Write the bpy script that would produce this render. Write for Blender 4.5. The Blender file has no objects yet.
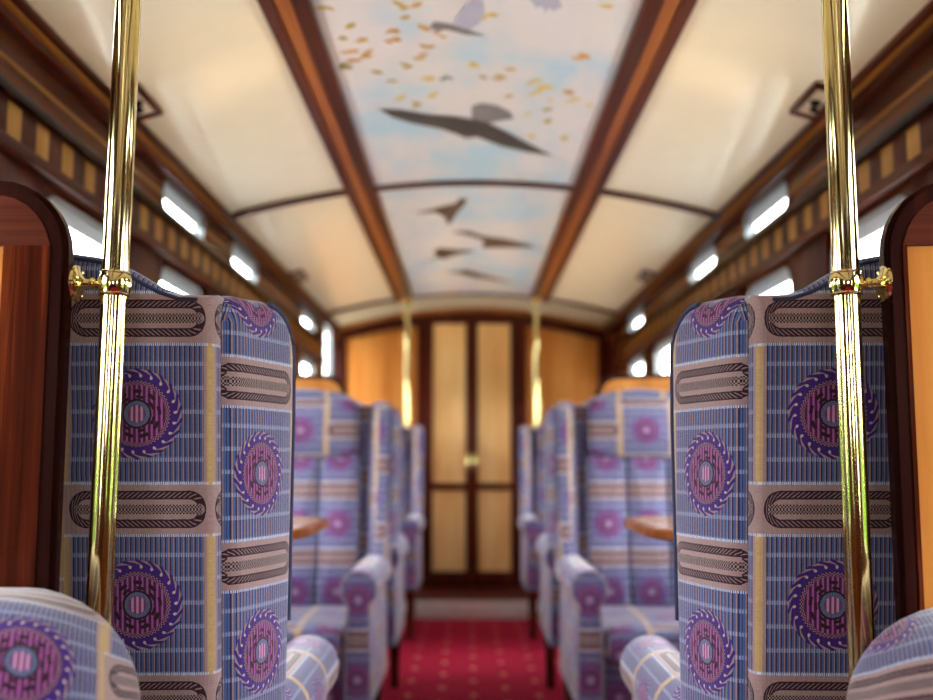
import bpy, bmesh, math, random
from mathutils import Vector, Matrix
random.seed(7)
sc = bpy.context.scene
COL = sc.collection
PI = math.pi

# ------------------------------------------------------------------ colours
def lin(c):
    return c / 12.92 if c <= 0.04045 else ((c + 0.055) / 1.055) ** 2.4
def rgb(r, g, b):
    return (lin(r / 255), lin(g / 255), lin(b / 255), 1.0)

# ------------------------------------------------------------------ node maths
class X:
    """a float socket with operators, so patterns can be written as formulas"""
    nt = None
    def __init__(s, sock): s.s = sock
    @staticmethod
    def op(name, *a, clamp=False):
        n = X.nt.nodes.new('ShaderNodeMath'); n.operation = name; n.use_clamp = clamp
        for i, v in enumerate(a):
            if isinstance(v, X): X.nt.links.new(v.s, n.inputs[i])
            else: n.inputs[i].default_value = v
        return X(n.outputs[0])
    def __add__(s, o): return X.op('ADD', s, o)
    __radd__ = __add__
    def __sub__(s, o): return X.op('SUBTRACT', s, o)
    def __rsub__(s, o): return X.op('SUBTRACT', o, s)
    def __mul__(s, o): return X.op('MULTIPLY', s, o)
    __rmul__ = __mul__
    def __truediv__(s, o): return X.op('DIVIDE', s, o)
    def lt(s, o): return X.op('LESS_THAN', s, o)
    def gt(s, o): return X.op('GREATER_THAN', s, o)
    def floor(s): return X.op('FLOOR', s)
    def frac(s): return X.op('FRACT', s)
    def abs(s): return X.op('ABSOLUTE', s)
    def sqrt(s): return X.op('SQRT', s)
    def max(s, o): return X.op('MAXIMUM', s, o)
    def between(s, a, b): return s.gt(a) * s.lt(b)
def ss(x, a, b):
    n = X.nt.nodes.new('ShaderNodeMapRange'); n.interpolation_type = 'SMOOTHSTEP'
    X.nt.links.new(x.s, n.inputs[0]); n.inputs[1].default_value = a; n.inputs[2].default_value = b
    return X(n.outputs[0])
def mixc(fac, a, b):
    n = X.nt.nodes.new('ShaderNodeMix'); n.data_type = 'RGBA'
    if isinstance(fac, X): X.nt.links.new(fac.s, n.inputs[0])
    else: n.inputs[0].default_value = fac
    for i, v in ((6, a), (7, b)):
        if isinstance(v, tuple): n.inputs[i].default_value = v
        else: X.nt.links.new(v, n.inputs[i])
    return n.outputs[2]

def new_mat(name):
    m = bpy.data.materials.new(name); m.use_nodes = True
    nt = m.node_tree; X.nt = nt
    b = nt.nodes['Principled BSDF']
    return m, nt, b
def noise(nt, vec, scale, detail=3, rough=0.5):
    n = nt.nodes.new('ShaderNodeTexNoise'); n.inputs['Scale'].default_value = scale
    n.inputs['Detail'].default_value = detail; n.inputs['Roughness'].default_value = rough
    if vec is not None: nt.links.new(vec, n.inputs['Vector'])
    return n.outputs['Fac']
def coords(nt, kind='Object', scale=(1, 1, 1), loc=(0, 0, 0)):
    t = nt.nodes.new('ShaderNodeTexCoord'); m = nt.nodes.new('ShaderNodeMapping')
    m.inputs['Scale'].default_value = scale; m.inputs['Location'].default_value = loc
    nt.links.new(t.outputs[kind], m.inputs['Vector']); return m.outputs['Vector']
def ramp(nt, fac, stops):
    r = nt.nodes.new('ShaderNodeValToRGB'); e = r.color_ramp.elements
    while len(e) < len(stops): e.new(0.5)
    for k, (p, c) in zip(e, stops): k.position = p; k.color = c
    nt.links.new(fac, r.inputs[0]); return r.outputs[0]

def plain(name, c, rough=0.5, metal=0.0, coat=0.0, var=0.0):
    m, nt, b = new_mat(name)
    b.inputs['Roughness'].default_value = rough; b.inputs['Metallic'].default_value = metal
    b.inputs['Coat Weight'].default_value = coat; b.inputs['Coat Roughness'].default_value = 0.08
    f = noise(nt, coords(nt), 9.0, 4)
    d = tuple(x * (1 - var) for x in c[:3]) + (1,)
    nt.links.new(ramp(nt, f, [(0.3, d), (0.7, c)]), b.inputs['Base Color'])
    return m

def wood(name, dark, mid, light, axis='z', freq=22, rough=0.3, coat=0.6, streak=1.0, off=0.0):
    m, nt, b = new_mat(name)
    s = {'x': (0.7, freq, freq), 'y': (freq, 0.7, freq), 'z': (freq, freq, 0.7)}[axis]
    v = coords(nt, 'Object', s, (off, off * 2, off * 3))
    n1 = noise(nt, v, 1.0, 5, 0.62)
    s2 = tuple(k * 9 if k > 1 else k * 4 for k in s)
    n2 = noise(nt, coords(nt, 'Object', s2), 1.0, 2)
    f = X(n1) * (0.82 * streak) + X(n2) * 0.22 + (0.5 - 0.41 * streak - 0.11)
    c = ramp(nt, f.s, [(0.30, dark), (0.5, mid), (0.70, light)])
    nt.links.new(c, b.inputs['Base Color'])
    b.inputs['Roughness'].default_value = rough
    b.inputs['Coat Weight'].default_value = coat * 0.05; b.inputs['Coat Roughness'].default_value = 0.04; b.inputs['Specular IOR Level'].default_value = 0.06
    return m

# ------------------------------------------------------------------ the woven fabric
W, PV = 0.192, 0.24
def fabric():
    m, nt, b = new_mat('woven_moquette')
    uvn = nt.nodes.new('ShaderNodeUVMap'); uvn.uv_map = 'UVMap'
    sep = nt.nodes.new('ShaderNodeSeparateXYZ'); nt.links.new(uvn.outputs[0], sep.inputs[0])
    u, v = X(sep.outputs[0]), X(sep.outputs[1])
    # slight irregularity of the weave
    nz = X(noise(nt, uvn.outputs[0], 160, 2)) - 0.5
    nz2 = X(noise(nt, uvn.outputs[0], 700, 1)) - 0.5
    u0, v0 = u, v
    u = u + nz * 0.0012; v = v + nz * 0.0012
    c = (u / W).floor()
    cu = u - (c + 0.5) * W
    odd = (c * 0.5).frac() * 2.0
    v2 = v + odd * (PV / 2)
    cv = v2 - ((v2 / PV) + 0.5).floor() * PV
    bv = PV / 2 - cv.abs()
    r = (cu * cu + cv * cv).sqrt() * 1.09
    ang = X.op('ARCTAN2', cv, cu) / (2 * PI)
    acu = cu.abs()
    blue = rgb(74, 93, 142); navy = rgb(31, 39, 82); pink = rgb(146, 118, 122)
    tan = rgb(152, 124, 122); maroon = rgb(46, 20, 32); purple = rgb(58, 30, 112)
    mag = rgb(158, 84, 148); white = rgb(186, 196, 222); steel = rgb(98, 112, 146); yellow = rgb(178, 148, 98)
    # ribs
    rib = (u0 / 0.0062).frac()
    col = mixc(ss((rib - 0.5).abs(), 0.14, 0.24), blue, navy)
    col = mixc(ss((rib - 0.04).abs(), 0.25, 0.17), col, pink)
    # pale horizontal weft ticks
    h = (v0 / 0.030).frac()
    tick = ((u0 / 0.0031).frac()).lt(0.55)
    col = mixc(h.lt(0.17) * tick * 0.36, col, white)
    col = mixc(h.lt(0.22) * 0.06, col, white)
    # yellow + tan edge stripe of each column
    col = mixc(acu.gt(W / 2 - 0.0115), col, tan)
    col = mixc(acu.gt(W / 2 - 0.0068) * (0.65 + 0.35 * tick), col, yellow)
    # buckle
    tick2 = ((u0 / 0.0024).frac()).lt(0.5)
    col = mixc(bv.lt(0.0345) * tick2, col, white)
    col = mixc(bv.lt(0.031), col, tan)
    L, H = W / 2 - 0.008, 0.0235
    q = (acu - (L - H)).max(0.0)
    d = (q * q + bv * bv).sqrt()
    br = ((u / 0.0065) + (d / 0.005)).frac()
    braid = mixc(br.lt(0.30) * ss((d - 0.018).abs(), 0.0045, 0.0025), maroon, rgb(140, 112, 116))
    col = mixc(d.lt(H) * d.gt(0.0125), col, braid)
    chk = ((u / 0.0042).frac().gt(0.5) - (bv / 0.004).frac().gt(0.5)).abs()
    chain = mixc(chk * 0.6, maroon, rgb(180, 156, 154))
    col = mixc(bv.lt(0.0060) * acu.lt(L - 0.006), col, chain)
    # rosette
    R = 0.0625
    out = ss(r, 0.0525, R)
    hook = (ang * 22.0 + out * 0.75).frac()
    crest = 1.0 - out * 0.62                          # how much of each wave crest is purple at this radius
    col = mixc(r.lt(R - 0.0015) * r.gt(0.050), col, tan)
    col = mixc(r.lt(R) * hook.lt(crest), col, purple)
    fleck = ((hook - 0.86).abs() * 0.018)
    fr2 = (fleck * fleck + (r - 0.0525) * (r - 0.0525)).sqrt()
    col = mixc(fr2.lt(0.0024), col, rgb(188, 162, 160))
    chk2 = ((ang * 52.0).frac().gt(0.5) - (r / 0.0035).frac().gt(0.5)).abs()
    col = mixc(r.lt(0.0455), col, mixc(chk2 * 0.75, maroon, rgb(170, 120, 150)))
    inner = mixc(ss((rib - 0.5).abs(), 0.16, 0.26), mag, rgb(74, 28, 66))
    col = mixc(r.lt(0.0395), col, inner)
    dash = r.between(0.0285, 0.0335) * (ang * 9.0).frac().lt(0.55)
    col = mixc(dash, col, maroon)
    dash2 = r.between(0.0215, 0.0255) * (ang * 7.0 + 0.3).frac().lt(0.5)
    col = mixc(dash2, col, maroon)
    col = mixc(r.between(0.0175, 0.0205), col, maroon)
    col = mixc(r.between(0.0120, 0.0175), col, mixc((ang * 30.0).frac().lt(0.5) * 0.5, steel, maroon))
    col = mixc(r.lt(0.0115), col, mixc(ss((rib - 0.5).abs(), 0.2, 0.3), rgb(196, 138, 176), rgb(110, 60, 100)))
    # weave grain
    g = nz2 * 0.7 + nz * 0.3
    hs = nt.nodes.new('ShaderNodeHueSaturation'); nt.links.new(col, hs.inputs['Color'])
    nt.links.new((g * 0.9 + 0.95).s, hs.inputs['Value'])
    nt.links.new(hs.outputs[0], b.inputs['Base Color'])
    b.inputs['Roughness'].default_value = 0.85
    b.inputs['Sheen Weight'].default_value = 0.35; b.inputs['Sheen Roughness'].default_value = 0.4
    b.inputs['Specular IOR Level'].default_value = 0.2
    bp = nt.nodes.new('ShaderNodeBump'); bp.inputs['Strength'].default_value = 0.35; bp.inputs['Distance'].default_value = 0.0015
    nt.links.new(((rib - 0.5).abs() + nz2 * 0.6).s, bp.inputs['Height']); nt.links.new(bp.outputs[0], b.inputs['Normal'])
    return m

M = {}
M['fabric'] = fabric()
M['piping_tan'] = plain('piping_tan', rgb(142, 126, 142), 0.8, var=0.3)
M['piping'] = plain('piping_cord', rgb(40, 46, 82), 0.8, var=0.3)
M['mahogany'] = wood('mahogany', rgb(38, 11, 8), rgb(74, 25, 16), rgb(110, 44, 24), 'z')
M['mahogany_y'] = wood('mahogany_long', rgb(40, 13, 8), rgb(78, 30, 17), rgb(112, 50, 26), 'y')
M['mahogany_x'] = wood('mahogany_cross', rgb(42, 14, 10), rgb(72, 28, 18), rgb(98, 46, 28), 'x', 40)
M['frieze'] = wood('frieze_walnut', rgb(58, 22, 12), rgb(92, 42, 22), rgb(120, 64, 34), 'y', rough=0.25)
M['dark_edge'] = wood('dark_edge', rgb(24, 8, 6), rgb(40, 14, 10), rgb(60, 24, 14), 'z', rough=0.22)
M['rosewood'] = wood('rosewood_streaked', rgb(22, 8, 5), rgb(70, 26, 14), rgb(146, 68, 32), 'z', 17, 0.14, 1.0, 1.5)
M['satin'] = wood('satinwood', rgb(156, 90, 38), rgb(188, 118, 54), rgb(210, 146, 78), 'z', 7, 0.25, 0.7, off=4.0)
M['satin_pale'] = wood('satinwood_pale', rgb(214, 150, 86), rgb(234, 184, 120), rgb(244, 210, 154), 'z', 6, 0.3, 0.5, off=1.3)
M['inlay'] = wood('boxwood_inlay', rgb(132, 78, 32), rgb(166, 106, 46), rgb(190, 134, 68), 'y', 18)
M['inlay_beam'] = wood('beam_inlay', rgb(112, 56, 26), rgb(150, 84, 40), rgb(178, 108, 54), 'y', 18)
M['beam_rim'] = wood('table_rim', rgb(84, 40, 20), rgb(120, 66, 34), rgb(150, 92, 52), 'x', 18, 0.2)
M['tabletop'] = wood('table_veneer', rgb(196, 136, 80), rgb(216, 166, 112), rgb(230, 190, 140), 'x', 12, 0.14, 1.0)
M['tabletop'].node_tree.nodes['Principled BSDF'].inputs['Specular IOR Level'].default_value = 0.5
M['tabletop'].node_tree.nodes['Principled BSDF'].inputs['Coat Weight'].default_value = 0.8
M['cream'] = plain('cream_gloss_paint', rgb(240, 226, 194), 0.28, coat=0.5, var=0.04)
M['liner'] = plain('pale_grey_metal', rgb(132, 136, 140), 0.4, metal=0.0, var=0.05)
M['kick'] = plain('brushed_aluminium_plate', rgb(238, 234, 228), 0.45, metal=0.1, var=0.2)
M['iron'] = plain('dark_bronze', rgb(46, 32, 22), 0.35, metal=0.7, var=0.2)

def brass():
    m, nt, b = new_mat('polished_brass')
    f = noise(nt, coords(nt, 'Object', (1, 1, 1)), 40, 3)
    nt.links.new(ramp(nt, f, [(0.3, rgb(230, 209, 138)), (0.7, rgb(241, 226, 164))]), b.inputs['Base Color'])
    b.inputs['Metallic'].default_value = 1.0; b.inputs['Roughness'].default_value = 0.09
    return m
M['brass'] = brass()

def dentil():
    m, nt, b = new_mat('dentil_marquetry')
    t = nt.nodes.new('ShaderNodeTexCoord'); s = nt.nodes.new('ShaderNodeSeparateXYZ')
    nt.links.new(t.outputs['Object'], s.inputs[0])
    y, z = X(s.outputs[1]), X(s.outputs[2])
    f = ((y - 2.25) / 0.1475).frac()
    k = f.lt(0.46) * z.between(1.728, 1.806)
    n1 = noise(nt, coords(nt, 'Object', (20, 20, 3)), 1.0, 4)
    a = ramp(nt, n1, [(0.3, rgb(52, 16, 10)), (0.7, rgb(92, 36, 20))])
    l = ramp(nt, n1, [(0.3, rgb(168, 112, 52)), (0.7, rgb(204, 152, 84))])
    nt.links.new(mixc(k, a, l), b.inputs['Base Color'])
    b.inputs['Roughness'].default_value = 0.3; b.inputs['Coat Weight'].default_value = 0.02; b.inputs['Specular IOR Level'].default_value = 0.06
    return m
M['dentil'] = dentil()

def carpet():
    m, nt, b = new_mat('red_carpet')
    t = nt.nodes.new('ShaderNodeTexCoord'); s = nt.nodes.new('ShaderNodeSeparateXYZ')
    nt.links.new(t.outputs['Object'], s.inputs[0])
    x, y = X(s.outputs[0]), X(s.outputs[1])
    P, Q = 0.29, 0.145
    r1 = (y / Q).floor()
    xx = x + (r1 * 0.5).frac() * P
    dx = ((xx / P).frac() - 0.5).abs() * P; dy = ((y / Q).frac() - 0.5).abs() * Q
    dot = (dx + dy).lt(0.020)
    dx2 = (((xx / P) + 0.5).frac() - 0.5).abs() * P
    dot2 = (dx2 + dy).lt(0.007)
    n1 = noise(nt, coords(nt, 'Object'), 260, 2)
    base = ramp(nt, n1, [(0.3, rgb(126, 10, 34)), (0.7, rgb(176, 24, 58))])
    col = mixc(dot, base, rgb(206, 150, 118)); col = mixc(dot2, col, rgb(120, 30, 30))
    nt.links.new(col, b.inputs['Base Color']); b.inputs['Roughness'].default_value = 0.95
    b.inputs['Specular IOR Level'].default_value = 0.1
    return m
M['carpet'] = carpet()

def sky_paint():
    m, nt, b = new_mat('painted_sky')
    n1 = noise(nt, coords(nt, 'Object', (2.4, 1.3, 1)), 1.6, 4, 0.55)
    n2 = noise(nt, coords(nt, 'Object', (1.2, 2.0, 1), (5, 3, 1)), 1.5, 3)
    c = ramp(nt, n1, [(0.38, rgb(176, 204, 220)), (0.47, rgb(204, 208, 214)), (0.56, rgb(218, 212, 212))])
    c2 = mixc(ss(X(n2), 0.45, 0.62) * 0.5, c, rgb(222, 210, 206))
    nt.links.new(c2, b.inputs['Base Color'])
    b.inputs['Roughness'].default_value = 0.3; b.inputs['Coat Weight'].default_value = 0.4
    return m
M['sky'] = sky_paint()
M['paint_dark'] = plain('painted_dark_brown', rgb(66, 58, 54), 0.5, var=0.35)
M['paint_grey'] = plain('painted_grey', rgb(128, 120, 122), 0.5, var=0.25)
M['paint_lilac'] = plain('painted_lilac', rgb(176, 172, 190), 0.5, var=0.12)
M['paint_rust'] = plain('painted_brown', rgb(96, 66, 40), 0.5, var=0.4)
M['leaf0'] = plain('painted_yellow_leaf', rgb(214, 184, 96), 0.5, var=0.2)
M['leaf1'] = plain('painted_ochre_leaf', rgb(182, 150, 50), 0.5, var=0.3)
M['leaf2'] = plain('painted_orange_leaf', rgb(208, 152, 70), 0.5, var=0.3)
M['leaf3'] = plain('painted_green_leaf', rgb(96, 104, 56), 0.5, var=0.3)
M['bounce_ground'] = plain('pale_bounce_ballast', rgb(206, 200, 186), 0.9, var=0.15)  # unseen ground made pale to bounce daylight up to the ceiling
M['leafage'] = plain('hedge_leaves', rgb(104, 140, 44), 0.8, var=0.55)

def glass():
    m = bpy.data.materials.new('window_glass'); m.use_nodes = True; nt = m.node_tree
    nt.nodes.remove(nt.nodes['Principled BSDF'])
    t = nt.nodes.new('ShaderNodeBsdfTransparent'); t.inputs[0].default_value = (0.96, 0.97, 0.97, 1)
    g = nt.nodes.new('ShaderNodeBsdfGlossy'); g.inputs['Roughness'].default_value = 0.02
    mx = nt.nodes.new('ShaderNodeMixShader'); mx.inputs[0].default_value = 0.06
    nt.links.new(t.outputs[0], mx.inputs[1]); nt.links.new(g.outputs[0], mx.inputs[2])
    nt.links.new(mx.outputs[0], nt.nodes['Material Output'].inputs[0])
    return m
M['glass'] = glass()

def frosted():
    m = bpy.data.materials.new('frosted_glass'); m.use_nodes = True; nt = m.node_tree
    nt.nodes.remove(nt.nodes['Principled BSDF'])
    t = nt.nodes.new('ShaderNodeBsdfTranslucent'); t.inputs[0].default_value = (0.78, 0.84, 0.95, 1)
    g = nt.nodes.new('ShaderNodeBsdfDiffuse'); g.inputs[0].default_value = (0.62, 0.64, 0.70, 1)
    mx = nt.nodes.new('ShaderNodeMixShader'); mx.inputs[0].default_value = 0.90
    nt.links.new(t.outputs[0], mx.inputs[1]); nt.links.new(g.outputs[0], mx.inputs[2])
    nt.links.new(mx.outputs[0], nt.nodes['Material Output'].inputs[0])
    return m
M['frosted'] = frosted()

# ------------------------------------------------------------------ object helpers
def obj(name, bm, mats, parent=None, smooth=True, kind=None):
    me = bpy.data.meshes.new(name)
    bmesh.ops.recalc_face_normals(bm, faces=bm.faces)
    if smooth:
        for f in bm.faces: f.smooth = True
    bm.to_mesh(me); bm.free()
    for m in (mats if isinstance(mats, (list, tuple)) else [mats]): me.materials.append(m)
    if smooth:
        me.set_sharp_from_angle(angle=math.radians(40))
    o = bpy.data.objects.new(name, me); COL.objects.link(o)
    if parent: o.parent = parent
    elif kind: o['kind'] = kind
    return o
def struct(name, bm, mats, smooth=True, parent=None):
    return obj(name, bm, mats, parent, smooth, None if parent else 'structure')
def thing(name, label, cat, loc=(0, 0, 0), rz=0, group=None):
    o = bpy.data.objects.new(name, None); COL.objects.link(o); o.empty_display_size = 0.1
    o.location = loc; o.rotation_euler = (0, 0, rz); tag(o, label, cat, group); return o
def tag(o, label, cat, group=None):
    o['label'] = label; o['category'] = cat
    if group: o['group'] = group
    return o
def copy_tree(o, parent=None):
    c = o.copy(); COL.objects.link(c)
    if parent: c.parent = parent
    for ch in [x for x in bpy.data.objects if x.parent == o]: copy_tree(ch, c)
    return c

def add_box(bm, x0, x1, y0, y1, z0, z1, bev=0.0, seg=2, mat=0):
    vs = [bm.verts.new((x, y, z)) for z in (z0, z1) for y in (y0, y1) for x in (x0, x1)]
    fs = [bm.faces.new([vs[i] for i in q]) for q in ((0, 2, 3, 1), (4, 5, 7, 6), (0, 1, 5, 4), (2, 6, 7, 3), (0, 4, 6, 2), (1, 3, 7, 5))]
    for f in fs: f.material_index = mat
    if bev:
        es = list({e for f in fs for e in f.edges})
        bmesh.ops.bevel(bm, geom=es, offset=bev, segments=seg, profile=0.5, affect='EDGES')
    return bm
def box(*a, **k): return add_box(bmesh.new(), *a, **k)
def add_lathe(bm, prof, n=24, mtx=None, mat=0):
    """prof: (r, z) pairs around the local z axis"""
    rings = []
    for r, z in prof:
        ring = []
        for i in range(n):
            p = Vector((r * math.cos(2 * PI * i / n), r * math.sin(2 * PI * i / n), z))
            ring.append(bm.verts.new(mtx @ p if mtx else p))
        rings.append(ring)
    for a, b in zip(rings, rings[1:]):
        for i in range(n):
            bm.faces.new((a[i], a[(i + 1) % n], b[(i + 1) % n], b[i])).material_index = mat
    bm.faces.new(rings[0][::-1]); bm.faces.new(rings[-1])
    return bm
def add_tube(bm, pts, r, n=8, closed=False):
    pts = [Vector(p) for p in pts]; rings = []
    N = len(pts)
    for i, p in enumerate(pts):
        a = pts[(i - 1) % N] if closed or i else p; b = pts[(i + 1) % N] if closed or i < N - 1 else p
        t = (b - a).normalized()
        up = Vector((0, 0, 1)) if abs(t.z) < 0.9 else Vector((1, 0, 0))
        s = t.cross(up).normalized(); w = s.cross(t)
        rings.append([bm.verts.new(p + r * (math.cos(2 * PI * k / n) * s + math.sin(2 * PI * k / n) * w)) for k in range(n)])
    pr = list(zip(rings, rings[1:])) + ([(rings[-1], rings[0])] if closed else [])
    for a, b in pr:
        for k in range(n): bm.faces.new((a[k], a[(k + 1) % n], b[(k + 1) % n], b[k]))
    if not closed: bm.faces.new(rings[0][::-1]); bm.faces.new(rings[-1])
    return bm

def resample(pts, step):
    out = []
    for i, p in enumerate(pts):
        q = pts[(i + 1) % len(pts)]
        L = math.hypot(q[0] - p[0], q[1] - p[1]); n = max(1, int(round(L / step)))
        out += [(p[0] + (q[0] - p[0]) * k / n, p[1] + (q[1] - p[1]) * k / n) for k in range(n)]
    return out
def inset(pts, d):
    n = len(pts); out = []
    A = sum(pts[i][0] * pts[(i + 1) % n][1] - pts[(i + 1) % n][0] * pts[i][1] for i in range(n))
    sg = 1 if A > 0 else -1
    for i in range(n):
        a, p, b = pts[i - 1], pts[i], pts[(i + 1) % n]
        e1 = Vector((p[0] - a[0], p[1] - a[1])).normalized(); e2 = Vector((b[0] - p[0], b[1] - p[1])).normalized()
        n1 = Vector((-e1.y, e1.x)) * sg; n2 = Vector((-e2.y, e2.x)) * sg
        m = n1 + n2; k = m.length_squared
        m = m * (2 / k) if k > 0.2 else n1
        m = m.normalized() * min(m.length, 1.6)
        out.append((p[0] + m.x * d, p[1] + m.y * d))
    return out
def rrect(x0, x1, y0, y1, r, n=6, corners=(1, 1, 1, 1)):
    """rounded rectangle, counter-clockwise from the lower left corner"""
    out = []
    for (cx, cy, a0), on in zip(((x0 + r, y0 + r, PI), (x1 - r, y0 + r, 1.5 * PI), (x1 - r, y1 - r, 0), (x0 + r, y1 - r, 0.5 * PI)), corners):
        if on: out += [(cx + r * math.cos(a0 + PI / 2 * k / n), cy + r * math.sin(a0 + PI / 2 * k / n)) for k in range(n + 1)]
        else: out.append((cx - r if a0 in (PI, 0.5 * PI) else cx + r, cy - r if a0 in (PI, 1.5 * PI) else cy + r))
    return out
def add_slab(bm, outline, t, rad, fmap, uvo=(0, 0), bulge0=0.0, bulge1=0.0, steps=5, step=0.03, uvf=None):
    """a padded slab: outline (a, b), thickness along w, edges rolled over by rad, faces bulging; fmap(a, b, w) -> xyz"""
    P = resample(outline, step); n = len(P)
    ca = sum(p[0] for p in P) / n; cb = sum(p[1] for p in P) / n
    uvl = bm.loops.layers.uv.get('UVMap') or bm.loops.layers.uv.new('UVMap')
    rings = []
    def ring(pts, w): rings.append([(a, b, w) for a, b in pts])
    def cap(w0, bul, flip):
        base = inset(P, rad); out = []
        for f in (0.0, 0.25, 0.5, 0.75, 0.97):
            out.append([(ca + (a - ca) * f, cb + (b - cb) * f, w0 + bul * (1 - f * f) * (-1 if not flip else 1)) for a, b in base])
        return out
    rings += cap(0, bulge0, False)
    for k in range(steps + 1):
        th = PI / 2 * k / steps
        ring(inset(P, rad * (1 - math.sin(th))), rad * (1 - math.cos(th)))
    for k in range(steps + 1):
        th = PI / 2 * (1 - k / steps)
        ring(inset(P, rad * (1 - math.sin(th))), t - rad * (1 - math.cos(th)))
    rings += cap(t, bulge1, True)[::-1]
    rings = [g for i, g in enumerate(rings)]
    vr = []
    for i, g in enumerate(rings):
        if i in (0, len(rings) - 1): vr.append([bm.verts.new(fmap(*g[0]))] * n)
        else: vr.append([bm.verts.new(fmap(*q)) for q in g])
    for i in range(len(rings) - 1):
        for k in range(n):
            k2 = (k + 1) % n
            q = [(vr[i][k], rings[i][k]), (vr[i][k2], rings[i][k2]), (vr[i + 1][k2], rings[i + 1][k2]), (vr[i + 1][k], rings[i + 1][k])]
            seen = []; qq = []
            for vv, g in q:
                if vv not in seen: seen.append(vv); qq.append((vv, g))
            if len(qq) < 3: continue
            try: f = bm.faces.new([vv for vv, _ in qq])
            except ValueError: continue
            G = [Vector(g) for _, g in qq]
            nn = (G[1] - G[0]).cross(G[2] - G[0])
            ax = max(range(3), key=lambda j: abs(nn[j]) * (1.4 if j == 2 else 1))
            for lp, g in zip(f.loops, [g for _, g in qq]):
                if uvf: uv = uvf(*g)
                elif ax == 2: uv = (g[0], g[1])
                elif ax == 0: uv = (ca + (1 if g[0] > ca else -1) * (abs(G[0][0] - ca) + g[2]), g[1])
                else: uv = (g[0], g[1] + g[2])
                lp[uvl].uv = (uv[0] + uvo[0], uv[1] + uvo[1])
    return bm
def slab(*a, **k): return add_slab(bmesh.new(), *a, **k)
def add_prism(bm, poly, y0, y1, fm=lambda a, b, w: (a, w, b), mat=0):
    A = [bm.verts.new(fm(a, b, y0)) for a, b in poly]; B = [bm.verts.new(fm(a, b, y1)) for a, b in poly]
    n = len(poly)
    fs = [bm.faces.new(A), bm.faces.new(B[::-1])] + [bm.faces.new((A[i], B[i], B[(i + 1) % n], A[(i + 1) % n])) for i in range(n)]
    for f in fs: f.material_index = mat
    return bm
def prism(*a, **k): return add_prism(bmesh.new(), *a, **k)

# ------------------------------------------------------------------ the carriage shell
H = 1.03                                            # eye height; ceiling heights below are absolute
Y0, Y1 = -2.2, 7.4
WX, WO = 1.03, 1.062                                 # inner and outer face of the side walls
def cz(x): return 2.155 - 0.14 * (x / 0.98) ** 2    # vault of the ceiling
NX = 24
def vault(x0, x1, y0, y1, top, bot, mat=0, bm=None, n=NX):
    """a curved strip that follows the ceiling: from bot below it to top (both as offsets)"""
    bm = bm or bmesh.new()
    xs = [x0 + (x1 - x0) * i / n for i in range(n + 1)]
    poly = [(x, cz(x) + top) for x in xs] + [(x, cz(x) + bot) for x in reversed(xs)]
    return add_prism(bm, poly, y0, y1, mat=mat)
struct('ceiling', vault(-1.11, 1.11, Y0 - 0.1, Y1 + 0.1, 0.05, 0.0), M['cream'])
struct('floor', box(-1.11, 1.11, Y0 - 0.1, 6.72, -0.06, 0.0), M['carpet'], smooth=False)
struct('floor_vestibule', box(-1.11, 1.11, 6.72, Y1 + 0.1, -0.06, 0.115), M['mahogany_x'], smooth=False)
bmk = box(-0.474, 0.474, 6.708, 6.72, 0.002, 0.115, bev=0.003)
struct('trim_1', bmk, M['kick'])

def cell(bm, a0, a1, b0, b1, hole, fm, th):
    """wall patch a0..a1 x b0..b1 with an optional rounded hole, th thick"""
    if hole is None:
        return add_prism(bm, [(a0, b0), (a1, b0), (a1, b1), (a0, b1)], 0, th, fm)
    ca = (hole[0] + hole[1]) / 2; cb = (hole[2] + hole[3]) / 2
    inn = rrect(*hole, n=6)
    corners = [(a0, b0), (a1, b0), (a1, b1), (a0, b1)]
    def sector(p): return
    out = []
    m = len(inn) // 4
    for i, p in enumerate(inn):
        q = i // m; k = i % m
        c = corners[q]
        # first half of each corner arc goes to one side of the outer corner, the middle to the corner itself
        if k == m // 2: out.append(c)
        elif k < m // 2:
            out.append({0: (c[0], p[1]), 1: (p[0], c[1]), 2: (c[0], p[1]), 3: (p[0], c[1])}[q])
        else:
            out.append({0: (p[0], c[1]), 1: (c[0], p[1]), 2: (p[0], c[1]), 3: (c[0], p[1])}[q])
    L = [[bm.verts.new(fm(a, b, w)) for a, b in ring] for ring, w in ((out, 0), (inn, 0), (inn, th), (out, th))]
    n = len(inn)
    for A, B in zip(L, L[1:]):
        for i in range(n):
            j = (i + 1) % n
            bm.faces.new((A[i], A[j], B[j], B[i]))
    for i in range(n):
        j = (i + 1) % n
        if (L[0][i].co - L[0][j].co).length > 1e-6: bm.faces.new((L[3][i], L[3][j], L[0][j], L[0][i]))
    return bm

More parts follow.
